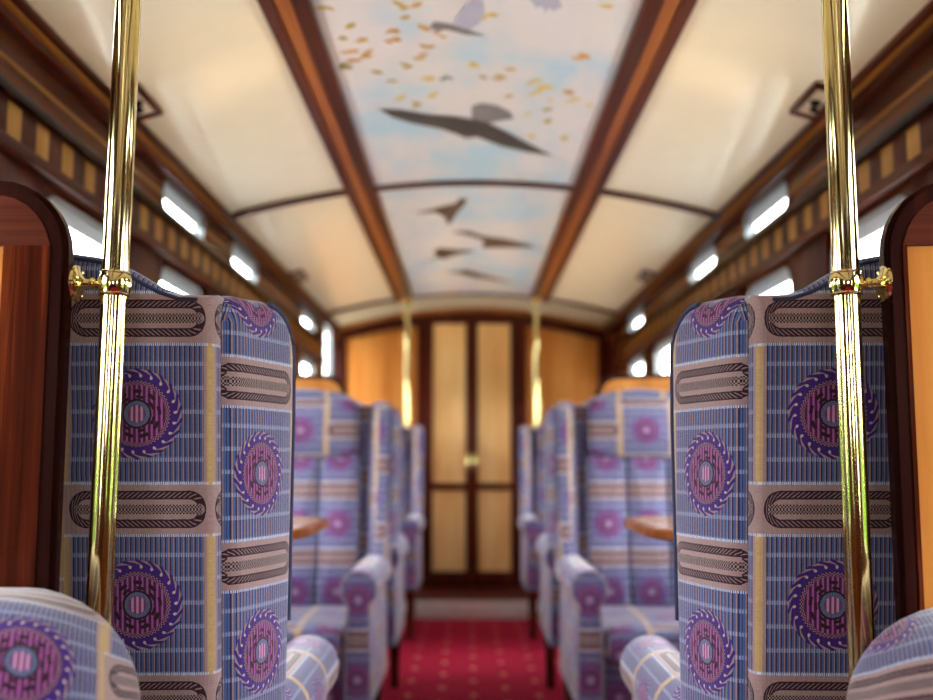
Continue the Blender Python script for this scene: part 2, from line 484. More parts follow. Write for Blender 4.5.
win_no = [0]
def window(hole, fm, th, split=None):
    """liner lining the hole, and its pane"""
    win_no[0] += 1
    a0, a1, b0, b1, r = hole
    P0 = rrect(a0, a1, b0, b1, r, n=6); P1 = inset(P0, 0.006)
    n = len(P0)
    bm = bmesh.new()
    rg = [[bm.verts.new(fm(a, b, w)) for a, b in P] for P, w in ((P0, -0.004), (P1, -0.004), (P1, th + 0.004), (P0, th + 0.004))]
    for k in range(4):
        A, B = rg[k], rg[(k + 1) % 4]
        for i in range(n): bm.faces.new((A[i], A[(i + 1) % n], B[(i + 1) % n], B[i]))
    o = struct('window_%d' % win_no[0], bm, M['liner'])
    P = resample(inset(P0, 0.004), 0.02)
    def part(keep):
        Q = [(a, keep(b)) for a, b in P]
        return [q for i, q in enumerate(Q) if math.hypot(q[0] - Q[i - 1][0], q[1] - Q[i - 1][1]) > 1e-5]
    lower = part(lambda b: min(b, split)) if split else P
    g = bmesh.new(); add_prism(g, lower, th - 0.018, th - 0.013, fm)
    struct('pane', g, M['glass'], smooth=False, parent=o)
    if split:
        g = bmesh.new(); add_prism(g, part(lambda b: max(b, split)), th - 0.020, th - 0.012, fm)
        f = struct('top_light', g, M['frosted'], smooth=False, parent=o); f['label'] = 'grey frosted top light'
    return o

bays = [-1.56 + 2.755 * 0, ]
PART = (1.195, 3.975, 6.725)                        # the three partitions
WIN = []
for c in (-0.19, 2.59, 5.36):
    WIN += [c - 0.90, c, c + 0.90]
def side_wall(s):
    fm = lambda a, b, w: (s * (WX + w), a, b)
    bm = bmesh.new(); th = WO - WX
    wins = []
    # lower wall
    cell(bm, Y0, Y1, -0.05, 0.80, None, fm, th)
    ye = 6.85
    edges = [Y0] + [(a + b) / 2 for a, b in zip(WIN, WIN[1:])] + [ye]
    for i, c in enumerate(WIN):
        hole = (c - 0.27, c + 0.27, 0.86, 1.67, 0.08)
        if i == 1: hole = None                           # unseen window closed up to darken the near bay and its reflections
        cell(bm, edges[i], edges[i + 1], 0.80, 1.72, hole, fm, th); wins += [hole] if hole else []
        if i % 3 == 1: cell(bm, edges[i], edges[i + 1], 1.82, 2.03, None, fm, th)
        else:
            hole = (c - 0.26, c + 0.26, 1.853, 1.958, 0.045)
            cell(bm, edges[i], edges[i + 1], 1.82, 2.03, hole, fm, th); wins.append(hole)
    cell(bm, Y0, ye, 1.72, 1.82, None, fm, th)
    if s < 0:
        hole = (6.98, 7.32, 1.0, 1.985, 0.05)
        cell(bm, ye, Y1, 0.80, 2.03, hole, fm, th); wins.append(hole)
    else:
        hole = (6.98, 7.32, 0.92, 1.50, 0.05)  # hidden window added to brighten the vestibule and end wall
        cell(bm, ye, Y1, 0.80, 2.03, hole, fm, th); wins.append(hole)
    struct('wall_left' if s < 0 else 'wall_right', bm, M['frieze'], smooth=False)
    for h in wins: window(h, fm, th, 1.906 if h[2] > 1.8 else (1.622 if abs(h[3] - 1.67) < 0.001 else None))
    # mouldings, from the cornice down to the window heads
    def strip(name, x, z0, z1, mat, bev=0.004, y0=Y0, y1=ye):
        xa, xb = sorted((s * x, s * (WX - 0.0005)))
        struct(name, box(xa, xb, y0, y1, z0, z1, bev=bev), mat)
    k = 10 if s < 0 else 20
    strip('trim_%d' % k, 0.976, 1.998, 2.022, M['mahogany_y'], y1=Y1)
    strip('trim_%d' % (k + 1), 0.991, 1.987, 1.997, M['inlay'], 0.002, y1=Y1)
    strip('trim_%d' % (k + 2), 0.998, 1.962, 1.986, M['mahogany_y'], y1=Y1)
    strip('trim_%d' % (k + 3), 1.000, 1.812, 1.836, M['dark_edge'])
    strip('trim_%d' % (k + 4), 1.018, 1.722, 1.812, M['dentil'], 0.001)
    strip('trim_%d' % (k + 5), 1.000, 1.690, 1.722, M['mahogany_y'])
    # broken boxwood line through the clerestory
    bm = bmesh.new(); lo = [(c - 0.275, c + 0.275) for i, c in enumerate(WIN) if i % 3 != 1]
    ys = [Y0] + [v for p in lo for v in p] + [ye]
    for a, b in zip(ys[::2], ys[1::2]):
        xa, xb = sorted((s * 1.026, s * WX)); add_box(bm, xa, xb, a, b, 1.893, 1.905)
    struct('trim_%d' % (k + 6), bm, M['inlay'], smooth=False)
    # mahogany facing of the upper frieze and the pillars between the main windows
    bm = bmesh.new()
    for i, c in enumerate(WIN[:-1]):
        d = WIN[i + 1]
        xa, xb = sorted((s * 1.018, s * WX)); add_box(bm, xa, xb, c + 0.285, d - 0.285, 0.82, 1.69, bev=0.004)
    struct('trim_%d' % (k + 7), bm, M['mahogany'])
    xa, xb = sorted((s * 1.000, s * WX))
    struct('trim_%d' % (k + 8), box(xa, xb, Y0, ye, 0.80, 0.835, bev=0.006), M['mahogany_y'])
side_wall(-1); side_wall(1)

# rear end of the carriage, behind the viewer: unseen, closed but for one small window to cut its light
fm = lambda a, b, w: (a, Y0 - w, b)
bm = bmesh.new(); ws = []
add_prism(bm, [(-1.11, -0.05), (1.11, -0.05), (1.11, 0.85), (-1.11, 0.85)], 0, 0.08, fm)
for a0, a1 in ((-1.03, -0.345), (-0.345, 0.345), (0.345, 1.03)):
    h = (a0 + 0.12, a1 - 0.12, 1.15, 1.72, 0.07) if abs(a0) < 0.4 and a1 < 0.4 else None; cell(bm, a0, a1, 0.85, 1.85, h, fm, 0.08); ws += [h] if h else []
xs = [-1.11 + 2.22 * i / 20 for i in range(21)]
add_prism(bm, [(-1.11, 1.85), (1.11, 1.85)] + [(x, cz(x) + 0.02) for x in reversed(xs)], 0, 0.08, fm)
struct('wall_back', bm, M['mahogany'], smooth=False)
for h in ws: window(h, fm, 0.08)

# ceiling timbers
for i, s in enumerate((-1, 1)):
    xa, xb = sorted((s * 0.398, s * 0.512))
    bm = bmesh.new(); c = s * 0.455
    def beam_piece(x0, x1, dz, mat):
        a, b = sorted((s * x0, s * x1))
        add_prism(bm, [(a, cz(a) + 0.002), (b, cz(b) + 0.002), (b, cz(b) - dz), (a, cz(a) - dz)], Y0, 6.76, mat=mat)
    beam_piece(0.398, 0.440, 0.026, 0); beam_piece(0.440, 0.480, 0.018, 1); beam_piece(0.480, 0.512, 0.026, 0)
    struct('trim_%d' % (30 + i), bm, [M['mahogany_y'], M['inlay_beam'] if 'inlay_beam' in M else M['inlay']], smooth=False)
n = 32
for y in PART:
    for x0, x1 in ((-1.0, -0.51), (-0.40, 0.40), (0.51, 1.0)):
        struct('trim_%d' % n, vault(x0, x1, y - 0.022, y + 0.022, 0.002, -0.016), M['mahogany_x']); n += 1

# painted sky panels between the beams
HAWK = [(-0.305, 3.082), (-0.239, 3.103), (-0.155, 3.16), (-0.068, 3.187), (-0.011, 3.218), (0.047, 3.256), (0.101, 3.331), (0.202, 3.473), (0.287, 3.581), (0.193, 3.556), (0.094, 3.501), (0.01, 3.397), (-0.031, 3.418), (-0.057, 3.375), (-0.115, 3.307), (-0.21, 3.238), (-0.269, 3.169)]
HAWKW = [(-0.011, 3.218), (-0.011, 3.092), (0.019, 3.064), (0.068, 3.083), (0.113, 3.14), (0.129, 3.204), (0.085, 3.227), (0.047, 3.256)]
GULL = [(-0.123, 2.495), (-0.107, 2.469), (-0.073, 2.482), (-0.018, 2.524), (0.028, 2.562), (-0.028, 2.554), (-0.078, 2.521), (-0.109, 2.527)]
GULLW = [(-0.063, 2.49), (-0.052, 2.449), (-0.032, 2.384), (-0.013, 2.343), (0.015, 2.353), (0.021, 2.428), (0.007, 2.484), (-0.018, 2.524)]
FEATH = [(0.119, 2.32), (0.139, 2.369), (0.143, 2.375), (0.147, 2.395), (0.153, 2.378), (0.162, 2.38), (0.172, 2.412), (0.179, 2.382), (0.189, 2.402), (0.211, 2.376), (0.189, 2.30)]
LEAVES = [(-0.363, 2.354, 1), (-0.324, 2.465, 1), (-0.352, 2.532, 1), (-0.299, 2.553, 2), (-0.214, 2.515, 2), (-0.213, 2.568, 2), (-0.353, 2.624, 2), (-0.297, 2.637, 2), (-0.329, 2.688, 2), (-0.181, 2.385, 1), (-0.182, 2.439, 1), (-0.151, 2.373, 2), (-0.133, 2.508, 2), (-0.09, 2.564, 2), (-0.123, 2.624, 2), (-0.146, 2.674, 2), (-0.194, 2.763, 1), (-0.247, 2.857, 1), (-0.284, 2.782, 1), (-0.143, 2.857, 0), (-0.097, 2.861, 3), (-0.13, 2.984, 0), (-0.238, 3.007, 0), (-0.187, 3.05, 1), (-0.007, 2.749, 0), (0.022, 2.85, 1), (0.062, 2.864, 1), (0.099, 2.788, 2), (0.036, 2.434, 0), (0.317, 2.355, 0), (0.282, 2.681, 2), (0.16, 2.886, 0), (0.213, 2.904, 0), (0.102, 3.003, 1), (0.172, 2.979, 0), (0.234, 3.019, 0), (0.281, 2.945, 2), (0.294, 3.017, 0), (0.356, 3.035, 0), (0.229, 3.106, 1), (0.17, 3.152, 0), (0.238, 3.222, 1), (0.198, 2.928, 0), (0.311, 3.385, 0), (0.197, 3.381, 0), (0.182, 3.882, 0), (0.264, 3.864, 0), (-0.375, 2.706, 3), (-0.37, 2.729, 1)]
B1 = [(-0.274, 4.449), (-0.19, 4.39), (-0.13, 4.393), (-0.074, 4.301), (-0.063, 4.226), (-0.025, 4.228), (-0.045, 4.362), (-0.071, 4.461), (-0.112, 4.486), (-0.105, 4.674), (-0.122, 4.694), (-0.134, 4.538), (-0.173, 4.459)]
B2 = [(-0.108, 4.862), (-0.02, 4.845), (0.025, 4.919), (0.071, 4.967), (0.163, 5.004), (0.258, 5.084), (0.319, 5.131), (0.305, 5.176), (0.189, 5.088), (0.107, 5.051), (0.088, 5.233), (0.052, 5.265), (0.055, 5.046), (0.003, 4.97)]
B3 = [(-0.267, 5.58), (-0.192, 5.417), (-0.213, 5.293), (-0.174, 5.217), (-0.153, 5.337), (-0.068, 5.292), (0.017, 5.295), (-0.032, 5.371), (-0.106, 5.435), (-0.158, 5.518), (-0.194, 5.478)]
B4 = [(-0.167, 5.884), (-0.073, 5.902), (-0.053, 5.847), (-0.033, 5.941), (0.035, 6.014), (0.147, 6.112), (0.257, 6.249), (0.149, 6.204), (0.008, 6.113), (-0.061, 6.012)]
def figure(bm, poly, mat, dz=0.0055):
    """a painted figure: a skin of paint lying on the panel"""
    f = bm.faces.new([bm.verts.new((x, y, cz(x) - dz)) for x, y in poly]); f.material_index = mat
    bmesh.ops.triangulate(bm, faces=[f])
def mural(y0, y1, figs, label):
    bm = vault(-0.3985, 0.3985, y0, y1, -0.0005, -0.004)
    for poly, mat, dz in figs: figure(bm, poly, mat, dz)
    o = obj('ceiling_mural', bm, [M['sky'], M['paint_dark'], M['paint_grey'], M['paint_lilac'], M['paint_rust'], M['leaf0'], M['leaf1'], M['leaf2'], M['leaf3']])
    tag(o, label, 'mural', 'painted sky panels on the ceiling')
lf = []
for x, y, k in LEAVES:
    for q in range(random.choice((1, 2, 2))):
        a = random.uniform(-0.7, 0.7); L = random.uniform(0.013, 0.025); w = random.uniform(0.007, 0.013)
        xx, yy = x + random.uniform(-0.022, 0.022) * q, y + random.uniform(-0.03, 0.03) * q
        pts = [(-1, 0), (-0.3, 0.8), (0.4, 0.9), (1, 0.1), (0.3, -0.7), (-0.4, -0.5)]
        lf.append(([(xx + L * p * math.cos(a) - w * r_ * math.sin(a), yy + 1.5 * (L * p * math.sin(a) + w * r_ * math.cos(a))) for p, r_ in pts], 5 + k, 0.005))
mural(PART[0] + 0.023, PART[1] - 0.023, lf + [(HAWK, 1, 0.006), (HAWKW, 2, 0.0065), (GULL, 2, 0.006), (GULLW, 3, 0.0065), (FEATH, 3, 0.006)],
      'painted sky ceiling panel with large dark flying bird and scattered autumn leaves')
mural(PART[1] + 0.023, PART[2] - 0.023, [(B1, 4, 0.006), (B2, 4, 0.006), (B3, 4, 0.006), (B4, 4, 0.006)],
      'painted sky ceiling panel with four small brown birds, farther down the carriage')

# end wall with its double doors
bm = bmesh.new(); fe = lambda a, b, w: (a, Y1 + w, b)
xs = [-1.03 + 2.06 * i / 24 for i in range(25)]
add_prism(bm, [(-1.03, 0.1), (1.03, 0.1)] + [(x, cz(x) + 0.01) for x in reversed(xs)], 0, 0.06, fe)
struct('wall_end', bm, M['satin'], smooth=False)
struct('trim_50', vault(-1.0, 1.0, Y1 - 0.03, Y1, -0.035, -0.115), M['mahogany_x'])
n = 51
for x0, x1 in ((-0.405, -0.315), (0.315, 0.405), (-1.02, -0.93), (0.93, 1.02)):
    xm = (x0 + x1) / 2
    struct('trim_%d' % n, box(x0, x1, Y1 - 0.03, Y1, 0.117, cz(xm) - 0.11, bev=0.006), M['mahogany']); n += 1
for sgn in (-1, 1):
    d = sgn
    xa, xb = sorted((d * 0.003, d * 0.313))
    bm = bmesh.new(); yf, yb = Y1 - 0.045, Y1 - 0.008
    top = 2.065
    def bar(x0, x1, z0, z1, dy=0.0): add_box(bm, min(x0, x1), max(x0, x1), yf + dy, yb, z0, z1, bev=0.004)
    bar(d * 0.003, d * 0.045, 0.117, top); bar(d * 0.285, d * 0.313, 0.117, top)
    bar(d * 0.045, d * 0.285, 0.117, 0.235); bar(d * 0.045, d * 0.285, 0.815, 0.865); bar(d * 0.045, d * 0.285, 2.03, top)
    o = struct('door_%d' % (1 if d < 0 else 2), bm, M['mahogany'])
    xa, xb = sorted((d * 0.044, d * 0.286))
    struct('panel', box(xa, xb, yf + 0.014, yb, 0.234, 0.816), M['satin_pale'], parent=o, smooth=False)
    struct('panel', box(xa, xb, yf + 0.014, yb, 0.864, 2.031), M['satin_pale'], parent=o, smooth=False)
    hm = Matrix.Translation((d * 0.024, yf - 0.002, 1.01)) @ Matrix.Rotation(PI / 2, 4, 'X')
    hb = bmesh.new(); add_box(hb, d * 0.024 - 0.014, d * 0.024 + 0.014, yf - 0.006, yf, 0.945, 1.075, bev=0.003)
    add_lathe(hb, [(0.008, 0), (0.008, 0.03), (0.02, 0.035), (0.023, 0.048), (0.014, 0.058), (0.002, 0.06)], 16, hm)
    h = struct('door_handle', hb, M['brass'], parent=o); h['label'] = 'brass knob on plate'

# ------------------------------------------------------------------ partitions between the bays
def partition(s, y, label, stile):
    px = 0.506 if s < 0 else 0.483
    root = thing('seat_partition', label, 'partition', (s * px, y, 0), 0, 'wooden partitions between the seating bays')
    Lw = WX - px - 0.004; t = 0.034; ht = 1.362
    def fx(a, b, w): return (s * a, w - t / 2, b)
    prof = []
    r = 0.085
    prof = [(0, 0.002)] + [(r - r * math.cos(PI / 2 * k / 8), ht - r + r * math.sin(PI / 2 * k / 8)) for k in range(9)] + [(Lw, ht + 0.012), (Lw, 0.002)]
    # dark edge moulding round the rim
    e_in = [(a if i in (len(prof) - 1, len(prof) - 2) else a, b) for i, (a, b) in enumerate(prof)]
    arc = prof[:-1]
    ins = inset(prof, 0.015)[:-1]
    bm = bmesh.new()
    def band(out, inn, w0, w1, mi=0):
        A = [[bm.verts.new(fx(a, b, w)) for a, b in P] for P, w in ((out, w0), (out, w1), (inn, w1), (inn, w0))]
        m = len(out)
        for q in range(4):
            P, Q = A[q], A[(q + 1) % 4]
            for i in range(m - 1): bm.faces.new((P[i], P[i + 1], Q[i + 1], Q[i])).material_index = mi
        for e in (0, -1): bm.faces.new([A[q][e] for q in range(4)])
    ins = [(min(a, Lw), max(b, 0.002)) for a, b in ins]
    band(arc, ins, 0.002, t - 0.002)
    out2 = inset(prof, -0.005)[:-1]; out2 = [(min(a, Lw), max(b, 0.002)) for a, b in out2]
    in2 = [(min(a, Lw), max(b, 0.002)) for a, b in inset(prof, 0.006)[:-1]]
    band(out2, in2, 0.010, t - 0.010)
    obj('edge_moulding', bm, M['dark_edge'], root)
    # stile, top rail, panel
    bm = bmesh.new(); zt = 1.285
    z_at = [p for p in ins if p[1] > zt + 0.001]
    sw = 0.015 + stile
    add_prism(bm, [(0.014, 0.003), (sw, 0.003), (sw, zt), (0.014, zt)], 0.0, t, fx)
    obj('stile', bm, M['rosewood'], root, smooth=False)
    bm = bmesh.new()
    add_prism(bm, [(0.014, zt)] + [(max(a, 0.0142), b) for a, b in z_at] + [(Lw, zt)], 0.0, t, fx)
    obj('top_rail', bm, M['mahogany_x'] if y < 2 else M['satin'], root, smooth=False)
    bm = bmesh.new()
    add_prism(bm, [(sw, 0.12), (Lw, 0.12), (Lw, zt), (sw, zt)], 0.005, t - 0.005, fx)
    obj('panel', bm, M['satin'], root, smooth=False)
    bm = bmesh.new(); add_prism(bm, [(sw, 0.003), (Lw, 0.003), (Lw, 0.12), (sw, 0.12)], 0.0, t, fx)
    obj('bottom_rail', bm, M['mahogany_x'], root, smooth=False)
    return root
where = ('beside the nearest brass pole', 'behind the middle armchairs', 'beside the far brass pole near the end doors')
for i, y in enumerate(PART):
    for s in (-1, 1):
        side = 'left' if s < 0 else 'right'
        partition(s, y, 'round-cornered dark-framed wooden partition on the %s, %s' % (side, where[i]), 0.055 if (s < 0 and i == 0) else 0.004)

# ------------------------------------------------------------------ brass grab poles
def pole(s, y, label):
    x = s * (0.459 if (s < 0 and y < 2) else 0.434)
    root = thing('grab_pole', label, 'pole', (x, y, 0), 0, 'brass grab poles beside the aisle')
    top = cz(x) - 0.019
    zf = 0.0 if y < 6.7 else 0.0
    bm = bmesh.new(); add_lathe(bm, [(0.0157, 0.012), (0.0157, top - 0.01)], 40); obj('tube', bm, M['brass'], root)
    bm = bmesh.new(); add_lathe(bm, [(0.046, 0.001), (0.046, 0.006), (0.036, 0.012), (0.024, 0.016), (0.020, 0.04), (0.0158, 0.042)], 32); obj('floor_flange', bm, M['brass'], root)
    bm = bmesh.new(); add_lathe(bm, [(0.0158, top - 0.042), (0.020, top - 0.04), (0.024, top - 0.016), (0.044, top - 0.006), (0.046, top)], 32); obj('ceiling_flange', bm, M['brass'], root)
    zc_ = 1.241
    bm = bmesh.new()
    pr = [(0.0188, -0.0185), (0.0205, -0.0175), (0.0215, -0.0150), (0.0205, -0.0135), (0.0225, -0.008), (0.0235, 0.0), (0.0225, 0.008), (0.0205, 0.0135), (0.0215, 0.0150), (0.0205, 0.0175), (0.0188, 0.0185)]
    add_lathe(bm, [(r * 0.862, z * 0.84 + zc_) for r, z in pr], 36); c = obj('collar', bm, M['brass'], root)
    mt = Matrix.Translation((0, 0, zc_)) @ Matrix.Rotation(s * PI / 2, 4, 'Y')
    bm = bmesh.new(); d = 0.042
    add_lathe(bm, [(0.009, 0.015), (0.0075, 0.019), (0.0055, 0.024), (0.0075, 0.026), (0.0075, 0.028), (0.0055, 0.030), (0.0062, 0.036), (0.011, d - 0.002), (0.016, d), (0.0215, d + 0.0015), (0.0225, d + 0.0045), (0.0215, d + 0.0055)], 28, mt)
    br = obj('wall_bracket', bm, M['brass'], root)
    for k in range(3):
        a = 2 * PI * k / 3 + 0.5
        sm = mt @ Matrix.Translation((0.0165 * math.cos(a), 0.0165 * math.sin(a), d - 0.0015)) 
        bm = bmesh.new(); add_lathe(bm, [(0.0028, 0.003), (0.0028, 0.0012), (0.0012, 0.0002)], 10, sm); obj('screw', bm, M['brass'], br)
    if s < 0 and y < 2: root.rotation_euler = (0, math.radians(0.55), 0)   # this one stands a touch out of plumb
    return root
pole(-1, 1.195, 'polished brass grab pole in front of the near left armchair')
pole(1, 1.195, 'polished brass grab pole in front of the near right armchair')
pole(-1, 6.725, 'far brass grab pole left of the end doors')
pole(1, 6.725, 'far brass grab pole right of the end doors')

# ------------------------------------------------------------------ wing armchairs
RK = 0.12
def yr(z): return 0.335 - (1.05 - z) * RK           # rear face of the raked back
def legs(root, pts, h, mat):
    for x, y in pts:
        bm = bmesh.new()
        P = [(0.019, 0.0), (0.020, h * 0.3), (0.025, h * 0.8), (0.027, h)]
        rings = []
        for r, z in P:
            rings.append([bm.verts.new((x + a * r, y + b * r, z + 0.001)) for a, b in ((-1, -1), (1, -1), (1, 1), (-1, 1))])
        for A, B in zip(rings, rings[1:]):
            for i in range(4): bm.faces.new((A[i], A[(i + 1) % 4], B[(i + 1) % 4], B[i]))
        bm.faces.new(rings[0]); bm.faces.new(rings[-1])
        bmesh.ops.bevel(bm, geom=[e for e in bm.edges if abs(e.verts[0].co.z - e.verts[1].co.z) > 0.01], offset=0.005, segments=2, affect='EDGES')
        obj('leg', bm, mat, root)
def wing_chair():
    root = thing('wing_armchair', '', 'armchair', group='tall wing armchairs in patterned moquette')
    F = M['fabric']
    # back: serpentine top, hump in the middle, low shoulders at the wings
    top = []
    for k in range(25):
        x = 0.274 - 0.548 * k / 24
        ax = abs(x); t = min(1, max(0, (0.24 - ax) / 0.115)); t = t * t * (3 - 2 * t)
        top.append((x, 1.240 + 0.040 * t + 0.024 * max(0, 1 - ax / 0.19)))
    out = [(-0.274, 0.30), (0.274, 0.30)] + top
    fb = lambda a, b, w: (a * (1 + 0.0 * b), yr(b) - w, b)
    def ub(a, b, w):                                     # the selvedge stripe turns the corner, then the ribs run on
        x = abs(a) + (0.8 * max(0, w) if abs(a) > 0.249 else 0) + 0.016 * min(1, abs(a) / 0.1)
        return (math.copysign(min(x, 0.576 - x), a), b)
    bm = slab(out, 0.11, 0.022, fb, (W / 2, -1.088 - 0.12), 0.006, 0.0, uvf=ub)
    bk = obj('backrest', bm, F, root)
    edge = inset(resample([(0.274, 0.32)] + top + [(-0.274, 0.32)], 0.03), 0.008)
    edge = [p for p in edge if p[1] > 1.15]
    pts = [(a, yr(b) - 0.004, b) for a, b in edge]
    # order from one side to the other
    pts = sorted([p for p in pts if abs(p[0]) <= 0.26 and p[2] > 1.2], key=lambda p: -p[0])
    obj('piping', add_tube(bmesh.new(), pts, 0.0026), M['piping'], bk)
    for s in (-1, 1):
        # wing: profile in depth (a, from the rear edge) and height (b)
        zt = 1.250
        prof = [(0.03, 0.60), (0.185, 0.60), (0.187, 0.70), (0.192, 0.80), (0.200, 0.95), (0.207, 1.08), (0.209, 1.15)]
        prof += [(0.209 - 0.07 + 0.07 * math.cos(t), zt - 0.07 + 0.07 * math.sin(t)) for t in [PI / 2 * k / 6 for k in range(7)]]
        prof += [(0.065, zt - 0.004), (0.042, zt - 0.016), (0.03, zt - 0.04)]
        def fw(a, b, w, s=s):
            fl = 0.315 * a
            return (s * (0.280 + fl - w), yr(b) - a * 0.975 - 0.0, b)
        bm = slab(prof, 0.062, 0.024, fw, (W / 2 - 0.097, -1.012), 0.004, 0.004, step=0.025)
        wg = obj('wing', bm, F, root)
        ed = [p for p in prof if p[0] > 0.10 and p[1] > 0.72]
        pp = [fw(a - 0.0045, b - (0.0045 if b > 1.2 else 0), 0.006) for a, b in ed]
        obj('piping', add_tube(bmesh.new(), pp, 0.0038), M['piping'], wg)
        # scroll arm: cross-section in (x, z) run along y
        sec = []
        cx, cz_, r = 0.283, 0.632, 0.060
        for k in range(19):
            t = -0.30 * PI + 1.6 * PI * k / 18
            sec.append((cx + r * math.cos(t), cz_ + r * math.sin(t)))
        sec += [(0.245, 0.545), (0.24, 0.45), (0.24, 0.275), (0.325, 0.275), (0.325, 0.45), (0.322, 0.545)]
        fa = lambda a, b, w, s=s: (s * a, -0.405 + w + 0.03 * max(0, (0.5 - b)), b)
        def ua(a, b, w): 
            return (a, b)
        bm = slab(sec, 0.60, 0.016, fa, (W / 2 - 0.283, -0.60), 0.004, 0.0, step=0.02)
        uvl = bm.loops.layers.uv['UVMap']
        # run the pattern along the arm: outer and inner faces by height, the roll by its arc
        for f in bm.faces:
            nn = f.normal if f.normal.length else Vector((0, 0, 1))
            f.normal_update(); nn = f.normal
            if abs(nn.y) < 0.75:
                for lp in f.loops:
                    co = lp.vert.co; th = math.atan2(co.z - cz_, abs(co.x) - cx)
                    if co.z > 0.6: vv = 0.60 + (r * th if th > -1.4 else r * (th + 2 * PI))
                    else: vv = co.z
                    if co.z > 0.6 and abs(co.x) < cx - 0.02: vv = 0.60 + r * (th if th > 0 else th + 2 * PI)
                    lp[uvl].uv = (co.y + 0.405 + 0.02, vv - 0.70)
        ar = obj('arm', bm, F, root)
        pa = [fa(a, b, 0.002) for a, b in inset(sec, 0.004)]
        obj('piping', add_tube(bmesh.new(), pa, 0.0036, closed=True), M['piping_tan'], ar)
    # headrest pillow and three stitched channels below it
    hr = rrect(-0.215, 0.215, 1.035, 1.262, 0.05)
    fh = lambda a, b, w: (a, yr(b) - 0.10 - w, b)
    obj('headrest', slab(hr, 0.075, 0.034, fh, (W / 2, -1.14), 0, 0.016), F, root)
    cb = None
    for k in (-1, 0, 1):
        ch = rrect(k * 0.148 - 0.074, k * 0.148 + 0.074, 0.50, 1.045, 0.02)
        o_ = slab(ch, 0.06, 0.022, lambda a, b, w: (a, yr(b) - 0.105 - w, b), (W / 2 - k * 0.148, -0.80), 0, 0.012)
        obj('back_cushion', o_, F, root)
    # seat: loose cushion over an upholstered apron
    st = rrect(-0.238, 0.238, -0.41, 0.13, 0.05)
    obj('seat_cushion', slab(st, 0.13, 0.045, lambda a, b, w: (a, b, 0.385 + w), (W / 2, 0.0), 0, 0.01), F, root)
    ap = [(-0.245, 0.275), (0.245, 0.275), (0.245, 0.392), (-0.245, 0.392)]
    obj('seat_base', slab(ap, 0.60, 0.012, lambda a, b, w: (a, -0.372 + w, b), (W / 2, -0.42), 0, 0), F, root)
    legs(root, [(-0.285, -0.34), (0.285, -0.34), (-0.25, 0.20), (0.25, 0.20)], 0.278, M['mahogany'])
    return root
proto = wing_chair()
XC = 0.615
spots = [(-1, 1.61, PI, 'patterned wing armchair seen from behind, just behind the near left brass pole'),
         (1, 1.61, PI, 'patterned wing armchair seen from behind, just behind the near right brass pole'),
         (-1, 3.57, 0, 'patterned wing armchair facing the viewer across the left table'),
         (1, 3.57, 0, 'patterned wing armchair facing the viewer across the right table'),
         (-1, 4.38, PI, 'patterned wing armchair on the left, back to back behind the middle facing chair'),
         (1, 4.38, PI, 'patterned wing armchair on the right, back to back behind the middle facing chair'),
         (-1, 6.32, 0, 'farthest patterned wing armchair on the left, by the end doors'),
         (1, 6.32, 0, 'farthest patterned wing armchair on the right, by the end doors')]
for i, (s, y, rz, lab) in enumerate(spots):
    o = proto if i == 0 else copy_tree(proto)
    o.location = (s * (XC + (0 if i < 2 else 0.03 if s < 0 else 0.02)), y, 0); o.rotation_euler = (0, 0, rz); o['label'] = lab

# low round-shouldered chairs in the foreground, facing the viewer
def low_chair():
    root = thing('low_armchair', '', 'armchair', group='low patterned armchairs in the foreground')
    F = M['fabric']
    out = rrect(-0.30, 0.30, 0.30, 0.895, 0.13, 10, (0, 0, 1, 1))
    def ul(a, b, w):                                     # the cloth wraps over the rounded shoulder
        d = Vector((math.copysign(max(0, abs(a) - 0.12), a), max(0, b - 0.70)))
        k = min(1, d.length / 0.1); d = d.normalized() if d.length > 1e-6 else d
        w2 = max(0, 0.23 - w)
        return (a + d.x * w2 * 0.8 * k, b + d.y * w2 * 0.8 * k)
    fb = lambda a, b, w: (a, 0.27 - w - (0.9 - b) * 0.10, b)
    obj('backrest', slab(out, 0.23, 0.085, fb, (W / 2 - 0.243, -0.862), 0.0, 0.03, steps=8, step=0.02, uvf=ul), F, root)
    for s in (-1, 1):
        sec = rrect(0.225, 0.315, 0.275, 0.66, 0.042)
        obj('arm', slab(sec, 0.55, 0.03, lambda a, b, w, s=s: (s * a, -0.36 + w, b), (W / 2 - 0.27, -0.5), 0.005, 0), F, root)
    obj('seat_cushion', slab(rrect(-0.22, 0.22, -0.37, 0.05, 0.05), 0.13, 0.045, lambda a, b, w: (a, b, 0.40 + w), (W / 2, 0), 0, 0.02), F, root)
    obj('seat_base', slab([(-0.24, 0.275), (0.24, 0.275), (0.24, 0.41), (-0.24, 0.41)], 0.5, 0.012, lambda a, b, w: (a, -0.34 + w, b), (W / 2, -0.42)), F, root)
    legs(root, [(-0.26, -0.31), (0.26, -0.31), (-0.24, 0.15), (0.24, 0.15)], 0.278, M['mahogany'])
    return root
lc = low_chair()
lc.location = (-0.650, 0.86, 0); lc.scale = (1, 1, 1.006); lc['label'] = 'low round-shouldered patterned chair in the lower left foreground'
l2 = copy_tree(lc); l2.location = (0.668, 0.89, 0); l2['label'] = 'low round-shouldered patterned chair in the lower right foreground'
l2.scale = (1, 1, 0.982)

